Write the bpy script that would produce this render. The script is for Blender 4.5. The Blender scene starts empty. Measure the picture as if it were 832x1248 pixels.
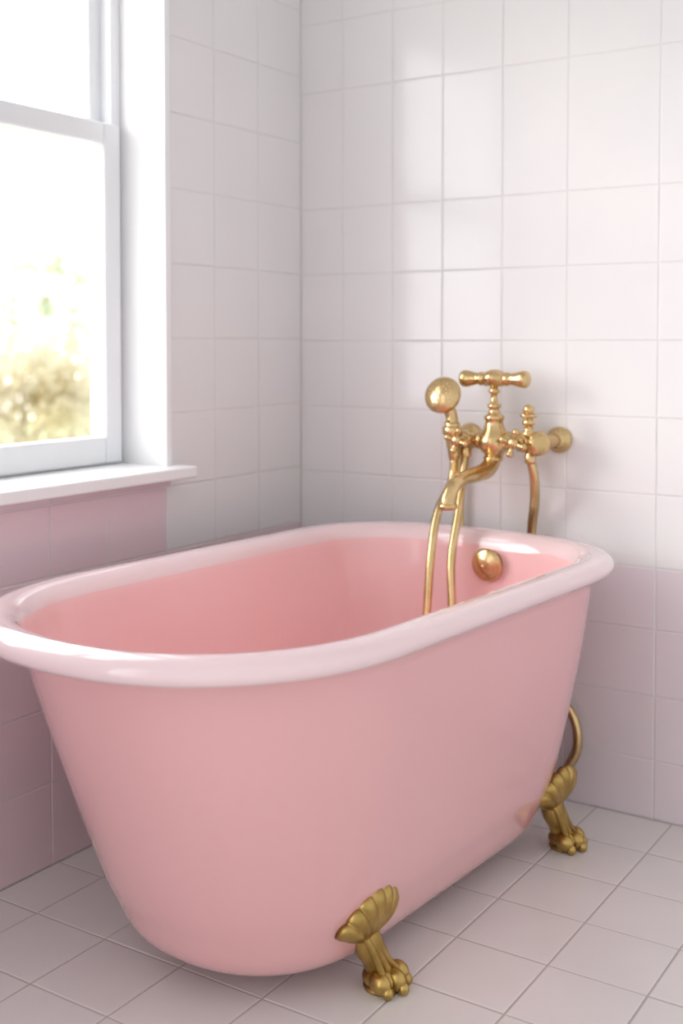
import bpy, bmesh, math, random
from mathutils import Vector, Matrix, Quaternion
random.seed(7)
scene = bpy.context.scene

# ------------------------------------------------------------------ materials
def mat(name, color, rough=0.5, metal=0.0, bump=0.0, bscale=10, var=None, vscale=5, coat=0.0, spec=0.5, detail=3, crough=.05):
    m = bpy.data.materials.new(name); m.use_nodes = True
    nt = m.node_tree; b = nt.nodes['Principled BSDF']
    b.inputs['Base Color'].default_value = (*color, 1)
    b.inputs['Roughness'].default_value = rough
    b.inputs['Metallic'].default_value = metal
    b.inputs['Coat Weight'].default_value = coat
    b.inputs['Coat Roughness'].default_value = crough
    b.inputs['Specular IOR Level'].default_value = spec
    tc = nt.nodes.new('ShaderNodeTexCoord')
    if bump:
        n = nt.nodes.new('ShaderNodeTexNoise'); n.inputs['Scale'].default_value = bscale
        n.inputs['Detail'].default_value = detail
        nt.links.new(tc.outputs['Object'], n.inputs['Vector'])
        bp = nt.nodes.new('ShaderNodeBump'); bp.inputs['Strength'].default_value = bump
        bp.inputs['Distance'].default_value = 0.01
        nt.links.new(n.outputs['Fac'], bp.inputs['Height'])
        nt.links.new(bp.outputs['Normal'], b.inputs['Normal'])
    if var:
        n = nt.nodes.new('ShaderNodeTexNoise'); n.inputs['Scale'].default_value = vscale
        nt.links.new(tc.outputs['Object'], n.inputs['Vector'])
        r = nt.nodes.new('ShaderNodeValToRGB')
        r.color_ramp.elements[0].position = .35; r.color_ramp.elements[1].position = .65
        r.color_ramp.elements[0].color = (*color, 1); r.color_ramp.elements[1].color = (*var, 1)
        nt.links.new(n.outputs['Fac'], r.inputs['Fac'])
        nt.links.new(r.outputs['Color'], b.inputs['Base Color'])
    return m

M_tile  = mat('tile_glaze', (.825,.80,.815), .14, bump=.09, bscale=7, detail=1, var=(.845,.825,.83), vscale=3, coat=.15, crough=.10)
M_tilep = mat('tile_glaze_blush_bounce', (.81,.635,.69), .12, bump=.08, bscale=7, detail=1, var=(.82,.665,.71), vscale=3, coat=.2, crough=.08)  # pink light bounced off the tub painted into the colour, with some tile tint
M_tilel = mat('tile_glaze_lilac_bounce', (.81,.725,.77), .12, bump=.08, bscale=7, detail=1, var=(.82,.74,.78), vscale=3, coat=.2, crough=.08)  # lower back wall: tub's pinkish bounce light put into the tile colour
M_grout = mat('grout', (.76,.735,.73), .85)
M_floor = mat('floor_tile', (.79,.765,.758), .22, bump=.06, bscale=9, detail=1, var=(.82,.80,.785), vscale=4)
M_fgrout= mat('floor_grout', (.52,.46,.43), .95)
M_white = mat('white_paint', (.90,.90,.91), .35)
M_pvc   = mat('white_sash', (.84,.855,.88), .3)
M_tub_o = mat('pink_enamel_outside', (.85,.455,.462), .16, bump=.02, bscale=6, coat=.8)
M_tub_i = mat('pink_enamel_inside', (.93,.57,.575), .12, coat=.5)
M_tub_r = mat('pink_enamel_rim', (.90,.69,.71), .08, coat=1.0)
M_brass = mat('satin_brass', (.72,.53,.28), .22, 1.0, bump=.05, bscale=60, var=(.63,.45,.21), vscale=25)
M_abrass= mat('aged_brass', (.53,.365,.12), .30, 1.0, bump=.12, bscale=45, var=(.39,.26,.075), vscale=30)
M_ceil  = mat('ceiling_paint', (.88,.88,.88), .8)

# ------------------------------------------------------------------ helpers
def obj_from_bm(bm, name, mats, parent=None, smooth=True, loc=None):
    me = bpy.data.meshes.new(name); bm.normal_update(); bm.to_mesh(me); bm.free()
    for m in mats: me.materials.append(m)
    if smooth:
        for p in me.polygons: p.use_smooth = True
    o = bpy.data.objects.new(name, me); scene.collection.objects.link(o)
    if parent: o.parent = parent
    if loc: o.location = loc
    return o

def empty(name, loc=(0,0,0), rz=0):
    e = bpy.data.objects.new(name, None); e.location = loc; e.rotation_euler = (0,0,rz)
    e.empty_display_size = .1
    scene.collection.objects.link(e); return e

def box(bm, x0,x1,y0,y1,z0,z1, mi=0):
    vs = [bm.verts.new((x,y,z)) for x in (x0,x1) for y in (y0,y1) for z in (z0,z1)]
    for f in ((0,1,3,2),(4,6,7,5),(0,4,5,1),(2,3,7,6),(0,2,6,4),(1,5,7,3)):
        fc = bm.faces.new([vs[i] for i in f]); fc.material_index = mi

def catmull(pts, n):
    P = [Vector(p) for p in pts]
    P = [2*P[0]-P[1]] + P + [2*P[-1]-P[-2]]
    out = []
    for i in range(1, len(P)-2):
        for k in range(n):
            t = k/n
            a,b,c,d = P[i-1],P[i],P[i+1],P[i+2]
            out.append(.5*((2*b)+(c-a)*t+(2*a-5*b+4*c-d)*t*t+(3*b-a-3*c+d)*t**3))
    out.append(P[-2].copy()); return out

def tube(bm, pts, rads, segs=16, sub=1, cap=True, mi=0):
    if sub > 1:
        q = catmull([(*p, ) for p in pts], sub)
        r = []
        for i in range(len(rads)-1):
            for k in range(sub):
                t=k/sub; t=t*t*(3-2*t); r.append(rads[i]*(1-t)+rads[i+1]*t)
        r.append(rads[-1]); pts, rads = q, r
    pts = [Vector(p) for p in pts]
    tan = []
    for i in range(len(pts)):
        a = pts[max(i-1,0)]; b = pts[min(i+1,len(pts)-1)]
        tan.append((b-a).normalized())
    n = tan[0].orthogonal().normalized()
    rings = []
    for i,p in enumerate(pts):
        if i: n = (tan[i-1].rotation_difference(tan[i]) @ n)
        n = (n - tan[i]*n.dot(tan[i])).normalized()
        b = tan[i].cross(n)
        rings.append([bm.verts.new(p + rads[i]*(math.cos(2*math.pi*k/segs)*n + math.sin(2*math.pi*k/segs)*b)) for k in range(segs)])
    for i in range(len(rings)-1):
        for k in range(segs):
            f = bm.faces.new([rings[i][k],rings[i][(k+1)%segs],rings[i+1][(k+1)%segs],rings[i+1][k]]); f.material_index = mi
    if cap:
        f=bm.faces.new(list(reversed(rings[0]))); f.material_index=mi
        f=bm.faces.new(rings[-1]); f.material_index=mi

def lathe(bm, prof, origin=(0,0,0), axis=(0,0,1), segs=32, mi=0):
    ax = Vector(axis).normalized(); n = ax.orthogonal().normalized(); b = ax.cross(n); o = Vector(origin)
    rings = []
    for h,r in prof:
        r = max(r, 1e-4)
        rings.append([bm.verts.new(o+ax*h+r*(math.cos(2*math.pi*k/segs)*n+math.sin(2*math.pi*k/segs)*b)) for k in range(segs)])
    for i in range(len(rings)-1):
        for k in range(segs):
            f=bm.faces.new([rings[i][k],rings[i][(k+1)%segs],rings[i+1][(k+1)%segs],rings[i+1][k]]); f.material_index=mi
    bm.faces.new(list(reversed(rings[0]))).material_index=mi; bm.faces.new(rings[-1]).material_index=mi

def ellipsoid(bm, c, r, rot=None, segs=20, rings=12, mi=0):
    M = Matrix.Translation(Vector(c)) @ (rot.to_4x4() if rot else Matrix.Identity(4)) @ Matrix.Diagonal((*r,1))
    res = bmesh.ops.create_uvsphere(bm, u_segments=segs, v_segments=rings, radius=1, matrix=M)
    for v in res['verts']:
        for f in v.link_faces: f.material_index = mi

def subtract(rect, hole):
    u0,u1,v0,v1 = rect; a0,a1,b0,b1 = hole
    if a0>=u1 or a1<=u0 or b0>=v1 or b1<=v0: return [rect]
    out=[]
    if u0<a0: out.append((u0,a0,v0,v1))
    if u1>a1: out.append((a1,u1,v0,v1))
    m0,m1=max(u0,a0),min(u1,a1)
    if v0<b0: out.append((m0,m1,v0,b0))
    if v1>b1: out.append((m0,m1,b1,v1))
    return out

def tiles(bm, us, vs, fn, hole=None, gap=.0014, thick=.004, bev=.0018, tilt=.0004, mi=lambda u,v:0):
    for i in range(len(us)-1):
        for j in range(len(vs)-1):
            rects=[(us[i],us[i+1],vs[j],vs[j+1])]
            if hole: rects=subtract(rects[0],hole)
            for (a,b,c,d) in rects:
                a+=gap;b-=gap;c+=gap;d-=gap
                if b-a<.008 or d-c<.008: continue
                m_=mi((a+b)/2,(c+d)/2)
                tu=random.uniform(-tilt,tilt); tv=random.uniform(-tilt,tilt)
                base=[(a,c),(b,c),(b,d),(a,d)]
                top=[(a+bev,c+bev),(b-bev,c+bev),(b-bev,d-bev),(a+bev,d-bev)]
                sg=[(-1,-1),(1,-1),(1,1),(-1,1)]
                B=[bm.verts.new(fn(u,v,-thick)) for u,v in base]
                Mid=[bm.verts.new(fn(u,v,-.0007+tu*s[0]+tv*s[1])) for (u,v),s in zip(base,sg)]
                T=[bm.verts.new(fn(u,v,tu*s[0]+tv*s[1])) for (u,v),s in zip(top,sg)]
                fs=[bm.faces.new(T)]
                for k in range(4):
                    l=(k+1)%4
                    fs.append(bm.faces.new([B[k],B[l],Mid[l],Mid[k]]))
                    fs.append(bm.faces.new([Mid[k],Mid[l],T[l],T[k]]))
                for f in fs: f.material_index=m_

# ------------------------------------------------------------------ room
D = 3.1
CAMZ = 1.07
xcols = [0,.131,.281,.4225,.583,.747,.961]
while xcols[-1] < 3.2: xcols.append(xcols[-1]+.178)
rows = [0] + [CAMZ+h*D for h in (-.302,-.255,-.2068,-.162,-.1092,-.0538,.0016,.0572,.1125,.2107,.2679,.325,.382,.439,.496)]
bm = bmesh.new()
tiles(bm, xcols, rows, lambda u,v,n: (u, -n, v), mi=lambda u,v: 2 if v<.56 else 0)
H = rows[-1]
box(bm, -.22, xcols[-1], .0014, .2, -.1, H, 1)
bmesh.ops.recalc_face_normals(bm, faces=bm.faces)
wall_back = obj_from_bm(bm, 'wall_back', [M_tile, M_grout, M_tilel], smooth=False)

WY0,WY1,WZ0,WZ1 = .529,1.62,.765,2.16
lc = [0,.1875,.361,.538,.721,.893,1.07,1.245]
while lc[-1] < 3.6: lc.append(lc[-1]+.177)
lrows = [0] + [CAMZ+h*D for h in (-.29,-.240,-.197,-.1537,-.106,-.052,.0035,.0585,.114,.1696,.2251,.281,.336,.391,.446)]+[H]
bm = bmesh.new()
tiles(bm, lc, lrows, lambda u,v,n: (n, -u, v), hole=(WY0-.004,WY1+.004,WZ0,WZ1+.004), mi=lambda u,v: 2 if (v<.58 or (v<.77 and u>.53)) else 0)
e = lc[-1]
box(bm, -.22,-.0014, -WY0, .0014, -.1, H, 1)
box(bm, -.22,-.0014, -e, -WY1, -.1, H, 1)
box(bm, -.22,-.0014, -WY1, -WY0, -.1, WZ0, 1)
box(bm, -.22,-.0014, -WY1, -WY0, WZ1, H, 1)
bmesh.ops.recalc_face_normals(bm, faces=bm.faces)
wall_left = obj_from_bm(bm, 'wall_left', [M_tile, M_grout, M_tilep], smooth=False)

fx=[.828-.1755*k for k in range(4,-1,-1)]
fx=[0]+fx
while fx[-1]<3.2: fx.append(fx[-1]+.1755)
fy=[0]
while fy[-1]<3.6: fy.append(fy[-1]+.175)
bm = bmesh.new()
tiles(bm, fx, fy, lambda u,v,n: (u,-v,n), gap=.0017)
box(bm, 0, 3.2, -3.6, 0, -.1, -.0014, 1)
bmesh.ops.recalc_face_normals(bm, faces=bm.faces)
floor = obj_from_bm(bm, 'floor', [M_floor, M_fgrout], smooth=False)

bm = bmesh.new(); box(bm, -.22, 3.2, -3.6, .2, H, H+.1)
obj_from_bm(bm, 'ceiling', [M_ceil], smooth=False)

# ------------------------------------------------------------------ window
win = empty('window_1', (0,-(WY0+WY1)/2,WZ0))
def wobj(name, fn, m, bevel=.003):
    bm=bmesh.new(); fn(bm)
    bmesh.ops.translate(bm, verts=bm.verts, vec=(0,(WY0+WY1)/2,-WZ0))
    bmesh.ops.recalc_face_normals(bm, faces=bm.faces)
    o=obj_from_bm(bm,name,[m],win,smooth=False)
    if bevel:
        md=o.modifiers.new('b','BEVEL'); md.width=bevel; md.segments=2
    return o
def lining(bm):
    box(bm,-.2,.010,-WY0-.018,-WY0+.001,WZ0,WZ1)
    box(bm,-.2,.010,-WY1-.001,-WY1+.018,WZ0,WZ1)
    box(bm,-.2,.010,-WY1+.018,-WY0-.018,WZ1-.018,WZ1)
wobj('reveal_lining', lining, M_white)
def sill2(bm):
    box(bm,-.16,.002,-WY1+.018,-WY0-.018,WZ0,WZ0+.026)
    box(bm,.001,.067,-WY1-.05,-WY0+.022,WZ0,WZ0+.026)
wobj('window_sill', sill2, M_white, .004)
def frame(bm, x0,x1,y0,y1,z0,z1,ws,wt,wb):
    box(bm,x0,x1,-y0-ws,-y0,z0,z1); box(bm,x0,x1,-y1,-y1+ws,z0,z1)
    box(bm,x0,x1,-y1+ws,-y0-ws,z1-wt,z1); box(bm,x0,x1,-y1+ws,-y0-ws,z0,z0+wb)
fy0,fy1=WY0+.018,WY1-.018
wobj('outer_frame', lambda b: frame(b,-.20,-.125,fy0,fy1,WZ0+.0,WZ1-.018,.030,.03,.045), M_pvc)
ZR=CAMZ+.152*D
wobj('lower_sash', lambda b: frame(b,-.155,-.112,fy0+.014,fy1-.014,WZ0+.030,ZR+.027,.052,.05,.062), M_pvc, .006)
wobj('upper_sash', lambda b: frame(b,-.195,-.158,fy0+.020,fy1-.020,ZR-.02,WZ1-.04,.046,.05,.045), M_pvc, .006)
def latch(bm):
    box(bm,-.150,-.118,-1.06,-1.00,ZR+.027,ZR+.04); tube(bm,[(-.134,-1.03,ZR+.04),(-.134,-1.03,ZR+.055),(-.12,-.985,ZR+.062)],[.010,.010,.008],10)
M_nickel=mat('nickel',(.5,.5,.5),.3,1.0)
wobj('sash_latch', latch, M_nickel, 0)
mg = bpy.data.materials.new('window_glass'); mg.use_nodes=True
nt=mg.node_tree; nt.nodes.clear()
o_=nt.nodes.new('ShaderNodeOutputMaterial'); mx=nt.nodes.new('ShaderNodeMixShader'); tr=nt.nodes.new('ShaderNodeBsdfTransparent'); gl=nt.nodes.new('ShaderNodeBsdfGlossy')
gl.inputs['Roughness'].default_value=.02; mx.inputs[0].default_value=.05
nt.links.new(tr.outputs[0],mx.inputs[1]); nt.links.new(gl.outputs[0],mx.inputs[2]); nt.links.new(mx.outputs[0],o_.inputs[0])
def glass(bm):
    box(bm,-.136,-.132,-fy1+.05,-fy0-.05,WZ0+.08,ZR)
    box(bm,-.178,-.174,-fy1+.05,-fy0-.05,ZR,WZ1-.07)
wobj('glass_panes', glass, mg, 0)

# ------------------------------------------------------------------ bathtub
tub = empty('bathtub', (.563,-.725,0), math.radians(-4))
NC=56; NS=18
def ring(bm, a, vN, vF, z):
    bN=min(1.05*a, vN*.9); bF=min(.80*a, vF*.9); nN=2.2; nF=2.7
    pts=[]
    def se(t,n):
        c,s=math.cos(t),math.sin(t)
        return (math.copysign(abs(c)**(2/n),c), abs(s)**(2/n))
    for k in range(NC+1):
        t=math.pi*k/NC; x,y=se(t,nF); pts.append((a*x, vF-bF+bF*y))
    for k in range(1,NS):
        t=k/NS; pts.append((-a,(vF-bF)*(1-t)-(vN-bN)*t))
    for k in range(NC+1):
        t=math.pi*k/NC; x,y=se(t,nN); pts.append((-a*x, -(vN-bN)-bN*y))
    for k in range(1,NS):
        t=k/NS; pts.append((a,-(vN-bN)*(1-t)+(vF-bF)*t))
    return [bm.verts.new((x,y,z)) for x,y in pts]
RA,RN,RF=.385,.682,.647
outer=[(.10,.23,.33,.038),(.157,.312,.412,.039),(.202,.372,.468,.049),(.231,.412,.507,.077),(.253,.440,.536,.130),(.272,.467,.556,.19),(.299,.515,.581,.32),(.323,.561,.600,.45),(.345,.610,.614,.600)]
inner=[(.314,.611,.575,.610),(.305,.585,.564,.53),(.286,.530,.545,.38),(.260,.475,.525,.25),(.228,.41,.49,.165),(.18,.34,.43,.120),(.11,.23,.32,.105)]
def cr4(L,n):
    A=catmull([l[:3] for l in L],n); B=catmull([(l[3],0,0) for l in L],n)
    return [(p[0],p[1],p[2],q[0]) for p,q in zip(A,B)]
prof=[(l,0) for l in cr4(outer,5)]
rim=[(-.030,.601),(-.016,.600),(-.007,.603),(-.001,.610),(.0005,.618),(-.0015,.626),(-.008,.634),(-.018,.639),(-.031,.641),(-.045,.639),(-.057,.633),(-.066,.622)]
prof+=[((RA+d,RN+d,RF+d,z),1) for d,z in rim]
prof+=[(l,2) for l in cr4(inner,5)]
bm=bmesh.new()
rings=[ring(bm,*p[0]) for p in prof]
for i in range(len(rings)-1):
    mi=prof[i+1][1] if prof[i][1]!=1 else 1
    n=len(rings[i])
    for k in range(n):
        f=bm.faces.new([rings[i][k],rings[i][(k+1)%n],rings[i+1][(k+1)%n],rings[i+1][k]]); f.material_index=mi
bm.faces.new(list(reversed(rings[0]))).material_index=0
bm.faces.new(rings[-1]).material_index=2
bmesh.ops.remove_doubles(bm, verts=bm.verts, dist=1e-5)
bmesh.ops.recalc_face_normals(bm, faces=bm.faces)
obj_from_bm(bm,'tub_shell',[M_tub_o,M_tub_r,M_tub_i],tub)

bm=bmesh.new()
oc=(.030,.563,.571)
lathe(bm,[(-.012,.030),(.004,.032),(.007,.037),(.012,.038),(.017,.035),(.020,.029),(.0205,.027),(.022,.024),(.026,.015),(.0275,.004)],oc,(0,-1,-.08),40)
lathe(bm,[(0,.005),(.004,.005),(.0055,.003)],(oc[0],oc[1]-.026,oc[2]-.002),(0,-1,-.08),16)
obj_from_bm(bm,'overflow_cover',[M_brass],tub)
bm=bmesh.new(); lathe(bm,[(0,.03),(.004,.03),(.006,.026),(.006,.01)],(0,.22,.104))
obj_from_bm(bm,'drain',[M_brass],tub)

def side_u(z):
    L=sorted([(l[3],l[0]) for l in cr4(outer,5)])
    for i in range(len(L)-1):
        if L[i][0]<=z<=L[i+1][0]:
            t=(z-L[i][0])/max(1e-9,L[i+1][0]-L[i][0]); return L[i][1]*(1-t)+L[i+1][1]*t
    return L[0][1]
def claw_foot(name, v0, sgn, vs=-.036):
    bm=bmesh.new()
    NSS,NT=84,20; NR=7
    front=[];back=[]
    ax=math.radians(-4)
    for j in range(NT+1):
        t=j/NT; fr=[];bk=[]
        for i in range(NSS+1):
            s=-1+2*i/NSS
            scal=abs(math.sin(NR*math.pi*(s+1)/2))**.6
            R=.018+.088*t*(1-.08*(1-scal)*t)*(1-.14*s*s)
            ang=s*math.radians(58)+ax
            v=v0+vs*.86+R*math.sin(ang)
            z=.080+R*math.cos(ang)
            rib=.0065*scal*(.30+.70*t)
            edge=(1-abs(s)**12)*(1-.85*t**12)
            u=.235+.26*(z-.09)+.010*math.sin(math.pi*t)+.008*(1-s*s)
            fr.append(bm.verts.new((sgn*(u+(.006+rib)*edge),v,z)))
            bk.append(bm.verts.new((sgn*(min(u,side_u(z))-.010),v,z)))
        front.append(fr);back.append(bk)
    for j in range(NT):
        for i in range(NSS):
            bm.faces.new([front[j][i],front[j][i+1],front[j+1][i+1],front[j+1][i]])
            bm.faces.new([back[j][i],back[j+1][i],back[j+1][i+1],back[j][i+1]])
    for i in range(NSS):
        bm.faces.new([front[NT][i],front[NT][i+1],back[NT][i+1],back[NT][i]])
        bm.faces.new([front[0][i+1],front[0][i],back[0][i],back[0][i+1]])
    for j in range(NT):
        bm.faces.new([front[j][0],front[j+1][0],back[j+1][0],back[j][0]])
        bm.faces.new([front[j+1][NSS],front[j][NSS],back[j][NSS],back[j+1][NSS]])
    P=lambda u,dv,z:(sgn*u,v0+dv,z)
    tube(bm,[P(.222,vs*.95,.130),P(.232,vs*.85,.104),P(.238,vs*.62,.078),P(.241,vs*.30,.052),P(.245,vs*.05,.030),P(.252,0,.015)],
         [.014,.024,.0255,.0215,.022,.015],22,5)
    for dv in (-.013,0,.013):
        tube(bm,[P(.236,vs*.95+dv*1.4,.124),P(.250,vs*.85+dv*1.1,.098),P(.258,vs*.6+dv*.9,.070),P(.262,vs*.25+dv*1.1,.044),P(.268,dv*1.7,.027)],[.003,.006,.007,.007,.0065],10,4)
    ellipsoid(bm,P(.250,0,.020),(.034,.034,.020))
    for dv,du in ((-.0265,-.006),(0,.006),(.0265,-.006)):
        ellipsoid(bm,P(.270+du,dv,.021),(.021,.0140,.0180),segs=16,rings=10)
        ellipsoid(bm,P(.286+du,dv*1.05,.011),(.011,.0095,.0108),segs=12,rings=8)
    tube(bm,[P(.250,0,.0),P(.250,0,.006)],[.030,.032],24)
    bmesh.ops.recalc_face_normals(bm, faces=bm.faces)
    obj_from_bm(bm,name,[M_abrass],tub)
claw_foot('claw_foot_1',-.172,1); claw_foot('claw_foot_2',.502,1)
claw_foot('claw_foot_3',-.172,-1); claw_foot('claw_foot_4',.502,-1)

# ------------------------------------------------------------------ bath mixer faucet
fc=Vector((.612,-.10,.845))
fa=empty('bath_faucet',fc)
def fobj(name,fn,m=M_brass):
    bm=bmesh.new(); fn(bm); bmesh.ops.recalc_face_normals(bm, faces=bm.faces)
    return obj_from_bm(bm,name,[m],fa)
X=(1,0,0);Z=(0,0,1);NY=(0,-1,0)
def body(bm):
    lathe(bm,[(-.100,.012),(-.098,.018),(-.088,.0185),(-.084,.015),(-.080,.021),(-.068,.022),(-.064,.015),(-.044,.0145),(-.040,.021),(-.032,.022),(-.026,.019),(-.018,.024),(0,.027),(.018,.024),
              (.026,.019),(.032,.022),(.040,.021),(.044,.0145),(.058,.015),(.062,.023),(.080,.024),(.084,.017),(.100,.016)],(0,0,0),X,32)
    lathe(bm,[(-.042,.014),(-.038,.020),(-.030,.023),(-.024,.030),(-.012,.0365),(.002,.0375),(.012,.034),(.024,.027),(.036,.0220),(.046,.0195),(.049,.023),(.056,.0235),(.060,.018),(.064,.0135),(.074,.0115),(.077,.0155),(.083,.0155),(.086,.0095),(.098,.0080),(.108,.0080),(.111,.013),(.117,.013),(.120,.009),(.128,.009)],(0,0,0),Z,36)
fobj('mixer_body',body)
def handle(bm):
    lathe(bm,[(-.018,.009),(-.014,.018),(-.006,.027),(.003,.0305),(.010,.028),(.016,.022),(.020,.013),(.022,.008),(.0225,.001)],(0,0,.142),Z,36)
    half=[(.0,.0175),(.022,.0170),(.027,.0135),(.030,.0160),(.035,.0160),(.038,.0135),(.046,.0140),(.056,.0165),(.066,.0190),(.073,.0200),(.079,.0195),(.083,.0170),(.0845,.013),(.087,.010),(.0885,.003)]
    lathe(bm,half,(0,0,.142),(1,0,0),32); lathe(bm,half,(0,0,.142),(-1,0,0),32)
fobj('tee_handle',handle)
def spout(bm):
    tube(bm,[(0,0,-.02),(0,-.006,-.045),(-.003,-.034,-.066),(-.006,-.085,-.072),(-.010,-.135,-.076),(-.012,-.178,-.088),(-.013,-.200,-.110),(-.013,-.204,-.130)],
         [.0200,.0190,.0195,.0175,.0160,.0160,.0165,.0175],24,6)
    lathe(bm,[(0,.0195),(.004,.0215),(.010,.0215),(.013,.019)],(-.013,-.204,-.136),Z,28)
    lathe(bm,[(0,.022),(.007,.023),(.010,.020)],(0,-.004,-.046),Z,28)
fobj('spout',spout)
def cross(bm,o,ax,r=.021):
    o=Vector(o); ax=Vector(ax).normalized()
    lathe(bm,[(0,.0145),(.006,.0155),(.012,.012),(.018,.009),(.028,.009),(.032,.0125),(.040,.0125),(.044,.008),(.045,.001)],o,ax,24)
    n=ax.orthogonal().normalized(); n=Quaternion(ax,.5)@n
    for k in range(4):
        d=Quaternion(ax,k*math.pi/2)@n
        c=o+ax*.036
        tube(bm,[c,c+d*(r-.006),c+d*r],[.005,.005,.0075],12); 
        ellipsoid(bm,c+d*(r+.002),(.0085,)*3,segs=12,rings=8)
def valves(bm):
    cross(bm,(-.073,-.012,0),NY,.022); cross(bm,(.070,-.014,0),NY,.024)
fobj('cross_handles',valves)
def unions(bm):
    for x in (-.090,.100):
        q=(1 if x>0 else -1)
        tube(bm,[(x,0,0),(x+.012*q,.012,0),(x+.02*q,.05,0),(x+.02*q,.098,0)],[.016,.016,.014,.014],20,4)
        sx=x+.02*q
        lathe(bm,[(-.0,.031),(.004,.031),(.010,.027),(.016,.021),(.026,.017)],(sx,.0985,0),NY,36)
    lathe(bm,[(-.004,.016),(0,.027),(.006,.0285),(.012,.027),(.018,.022),(.022,.013),(.0225,.001)],(.108,0,-.002),(.75,-.66,0),36)
fobj('wall_unions',unions)
def divert(bm):
    lathe(bm,[(0,.014),(.012,.014),(.016,.0105),(.028,.0095),(.030,.014),(.036,.015),(.041,.012),(.045,.0075),(.052,.0065),(.056,.011),(.063,.0135),(.070,.012),(.075,.006),(.0755,.001)],(.086,0,.010),Z,28)
    ellipsoid(bm,(.086,0,.060),(.022,.008,.006)); ellipsoid(bm,(.086,0,.060),(.008,.022,.006))
    lathe(bm,[(-.050,.0105),(-.045,.013),(-.032,.013),(-.028,.011),(-.01,.011)],(.086,.01,0),Z,24)
fobj('diverter',divert)
hd=Vector((-.106,-.050,.103)); fn_=Vector((.05,-.93,.36)).normalized()
def shower(bm):
    lathe(bm,[(-.040,.006),(-.036,.016),(-.028,.026),(-.016,.036),(-.004,.0425),(.003,.0440),(.008,.0435),(.0105,.0415),(.0125,.038),(.0165,.033),(.0215,.022),(.0245,.010),(.0250,.002)],hd,fn_,48)
    n=fn_.orthogonal().normalized(); b=fn_.cross(n)
    for rr,nn in ((.009,6),(.018,11),(.027,17)):
        for k in range(nn):
            a=2*math.pi*k/nn
            h=.0248-.0065*(rr/.030)**2-.0006
            p=hd+fn_*h+rr*(math.cos(a)*n+math.sin(a)*b)
            ellipsoid(bm,p,(.0024,)*3,segs=8,rings=6)
    tube(bm,[hd+Vector((.002,.012,-.018)),hd+Vector((.010,.020,-.045)),hd+Vector((.013,.020,-.062)),hd+Vector((.013,.020,-.066)),hd+Vector((.015,.020,-.100)),hd+Vector((.018,.020,-.135)),hd+Vector((.019,.020,-.150))],
         [.014,.0145,.0145,.0185,.0175,.014,.012],22,4)
    q=hd+Vector((.014,.020,-.082))
    lathe(bm,[(-.010,.0215),(-.007,.0235),(.007,.0235),(.010,.0215)],q,Z,30)
    tube(bm,[q+Vector((.0,.012,0)),q+Vector((.006,.03,-.010)),Vector((-.080,0,-.004))],[.009,.009,.011],16,4)
fobj('hand_shower',shower)
def ribbed(bm,pts,r,pitch=.0050):
    q=catmull(pts,60); L=[0]
    for i in range(1,len(q)): L.append(L[-1]+(q[i]-q[i-1]).length)
    N=int(L[-1]/(pitch/2)); out=[];rr=[]; j=0
    for i in range(N+1):
        s=L[-1]*i/N
        while j<len(L)-2 and L[j+1]<s: j+=1
        t=(s-L[j])/max(1e-9,L[j+1]-L[j]); out.append(q[j].lerp(q[j+1],t)); rr.append(r if i%2 else r*.82)
    tube(bm,out,rr,14)
def hoseA(bm):
    W=lambda x,y,z: Vector((x,y,z))-fc
    ribbed(bm,[hd+Vector((.019,.020,-.145)),hd+Vector((.017,.010,-.20)),W(.518,-.20,.68),W(.525,-.245,.58),W(.532,-.275,.46),W(.537,-.30,.32),W(.55,-.34,.18),W(.585,-.38,.135),W(.61,-.34,.17),W(.596,-.275,.33),
               W(.580,-.245,.47),W(.562,-.215,.58),W(.556,-.17,.68),W(.546,-.125,.77),W(.542,-.105,.815)],.0105)
    lathe(bm,[(0,.0125),(.004,.014),(.018,.014),(.022,.012)],W(.542,-.105,.805),Z,20)
fobj('shower_hose',hoseA)
def pipes(bm):
    W=lambda x,y,z: Vector((x,y,z))-fc
    tube(bm,[W(.487,-.022,.84),W(.487,-.022,.5),W(.487,-.022,.002)],[.008]*3,16)
    lathe(bm,[(0,.021),(.004,.021),(.008,.012)],W(.487,-.022,.001),Z,24)
fobj('supply_riser',pipes)
def hoseB(bm):
    W=lambda x,y,z: Vector((x,y,z))-fc
    ribbed(bm,[W(.698,-.088,.805),W(.703,-.078,.76),W(.694,-.055,.70),W(.676,-.030,.63),W(.67,-.022,.50),W(.70,-.022,.36),W(.755,-.028,.25),W(.788,-.033,.200),W(.793,-.033,.14),W(.765,-.03,.08),W(.735,-.028,.012)],.0115)
fobj('supply_hose',hoseB)

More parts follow.
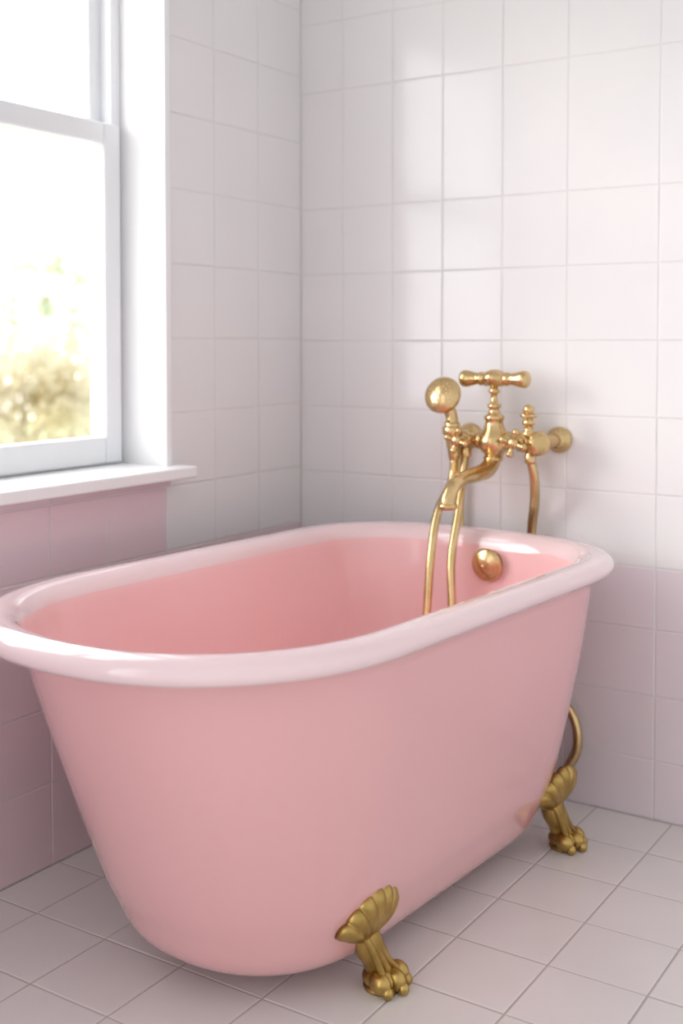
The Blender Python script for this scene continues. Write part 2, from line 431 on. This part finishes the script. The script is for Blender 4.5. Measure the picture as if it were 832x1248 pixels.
# ------------------------------------------------------------------ garden outside
def leaf_mat(name,c1,c2):
    m=bpy.data.materials.new(name); m.use_nodes=True; nt=m.node_tree; b=nt.nodes['Principled BSDF']
    tc=nt.nodes.new('ShaderNodeTexCoord'); n=nt.nodes.new('ShaderNodeTexNoise'); n.inputs['Scale'].default_value=1.2
    r=nt.nodes.new('ShaderNodeValToRGB'); r.color_ramp.elements[0].color=(*c1,1); r.color_ramp.elements[1].color=(*c2,1)
    r.color_ramp.elements[0].position=.35; r.color_ramp.elements[1].position=.65
    nt.links.new(tc.outputs['Object'],n.inputs['Vector']); nt.links.new(n.outputs['Fac'],r.inputs['Fac']); nt.links.new(r.outputs['Color'],b.inputs['Base Color'])
    b.inputs['Roughness'].default_value=.6
    t=nt.nodes.new('ShaderNodeBsdfTranslucent'); nt.links.new(r.outputs['Color'],t.inputs['Color'])
    mx=nt.nodes.new('ShaderNodeMixShader'); mx.inputs[0].default_value=.5
    out=nt.nodes['Material Output']
    nt.links.new(b.outputs[0],mx.inputs[1]); nt.links.new(t.outputs[0],mx.inputs[2]); nt.links.new(mx.outputs[0],out.inputs[0])
    return m
M_yel=leaf_mat('autumn_leaves',(.86,.79,.60),(.88,.84,.72))
M_grn=leaf_mat('green_leaves',(.70,.76,.62),(.80,.83,.72))
M_bark=mat('bark',(.62,.56,.48),.9,bump=.5,bscale=20)
GZ=-4.2
def tree(x,y,zc,r,m,n=5200,spread=.42):
    e=empty('tree',(x,y,GZ))
    bm=bmesh.new()
    tube(bm,[(0,0,0),(.05,0,(zc-GZ)*.5),(0,.05,zc-GZ)],[.16,.11,.05],10,4)
    for k in range(7):
        a=k*2.4; h=(zc-GZ)*(.55+.06*k)
        tube(bm,[(0,0,h),(math.cos(a)*r*.4,math.sin(a)*r*.4,h+r*.35),(math.cos(a)*r*.75,math.sin(a)*r*.75,h+r*.5)],[.05,.03,.012],6,3)
    for v in bm.verts: v.co.z=max(v.co.z,.002)
    obj_from_bm(bm,'trunk',[M_bark],e)
    bm=bmesh.new()
    clumps=[Vector((random.gauss(0,spread)*r,random.gauss(0,spread)*r,random.gauss(0,spread)*r)) for _ in range(22)]
    for k in range(n):
        c=random.choice(clumps); d=Vector((random.gauss(0,1),random.gauss(0,1),random.gauss(0,1))).normalized()*random.uniform(.1,1)*r*.42
        p=c+d+Vector((0,0,zc-GZ))
        if p.z<.5: continue
        q=Quaternion(Vector((random.random()-.5,random.random()-.5,random.random()-.5)).normalized(),random.uniform(0,6.28))
        s=random.uniform(.06,.11)
        vs=[bm.verts.new(p+q@Vector(v)) for v in ((-s,0,0),(0,-s*.55,0),(s,0,0),(0,s*.55,0))]
        bm.faces.new(vs)
    obj_from_bm(bm,'foliage',[m],e,smooth=False)
CX,CY=.5728*D,-.8205*D
def place(px,depth):
    u=(px-416)/1420*depth
    return CX+.8393*u-.5438*depth, CY+.5438*u+.8393*depth
for px,dep,zc,r,m,n in ((25,22,.3,1.5,M_yel,5200),(-90,24,1.0,2.0,M_yel,5200),(15,34,3.6,2.6,M_grn,4500),(125,28,-.2,1.7,M_yel,4500),(-160,30,3.5,2.6,M_grn,5200),(85,36,1.6,1.9,M_grn,3500)):
    x,y=place(px,dep); tree(x,y,zc,r,m,n)
bm=bmesh.new()
box(bm,-60,-3,-30,60,GZ-.2,GZ)
obj_from_bm(bm,'garden_lawn',[mat('lawn',(.35,.42,.2),.9,bump=.5,bscale=3,var=(.5,.5,.3),vscale=.5)],smooth=False)

# ------------------------------------------------------------------ light
w=bpy.data.worlds.new('World'); scene.world=w; w.use_nodes=True; nt=w.node_tree
bg=nt.nodes['Background']
tc=nt.nodes.new('ShaderNodeTexCoord'); sp=nt.nodes.new('ShaderNodeSeparateXYZ'); mr=nt.nodes.new('ShaderNodeMapRange')
nt.links.new(tc.outputs['Generated'],sp.inputs[0]); nt.links.new(sp.outputs['X'],mr.inputs['Value'])
mr.inputs['From Min'].default_value=-.7; mr.inputs['From Max'].default_value=.1
mr.inputs['To Min'].default_value=6.2; mr.inputs['To Max'].default_value=.90
nt.links.new(mr.outputs[0],bg.inputs['Strength']); bg.inputs['Color'].default_value=(.985,.985,1,1)
s=bpy.data.lights.new('sun','SUN'); s.energy=.8; s.angle=math.radians(15); s.color=(1,.95,.87)
so=bpy.data.objects.new('sun',s); scene.collection.objects.link(so); so.location=(-4,-3,4)
so.rotation_euler=Vector((1,.92,-.36)).to_track_quat('-Z','Y').to_euler()

scene.view_settings.view_transform='Standard'
scene.view_settings.look='None'
scene.view_settings.exposure=0

# ------------------------------------------------------------------ camera
cam=bpy.data.cameras.new('camera'); co=bpy.data.objects.new('camera',cam); scene.collection.objects.link(co)
co.location=(CX,CY,CAMZ)
co.rotation_euler=(math.radians(90-2.2),0,math.radians(32.94))
cam.sensor_fit='AUTO'; cam.sensor_width=36; cam.lens=1420/1248*36
cam.shift_y=-.1214
cam.dof.use_dof=True; cam.dof.focus_distance=2.1; cam.dof.aperture_fstop=2.4
cam.clip_end=300
scene.camera=co
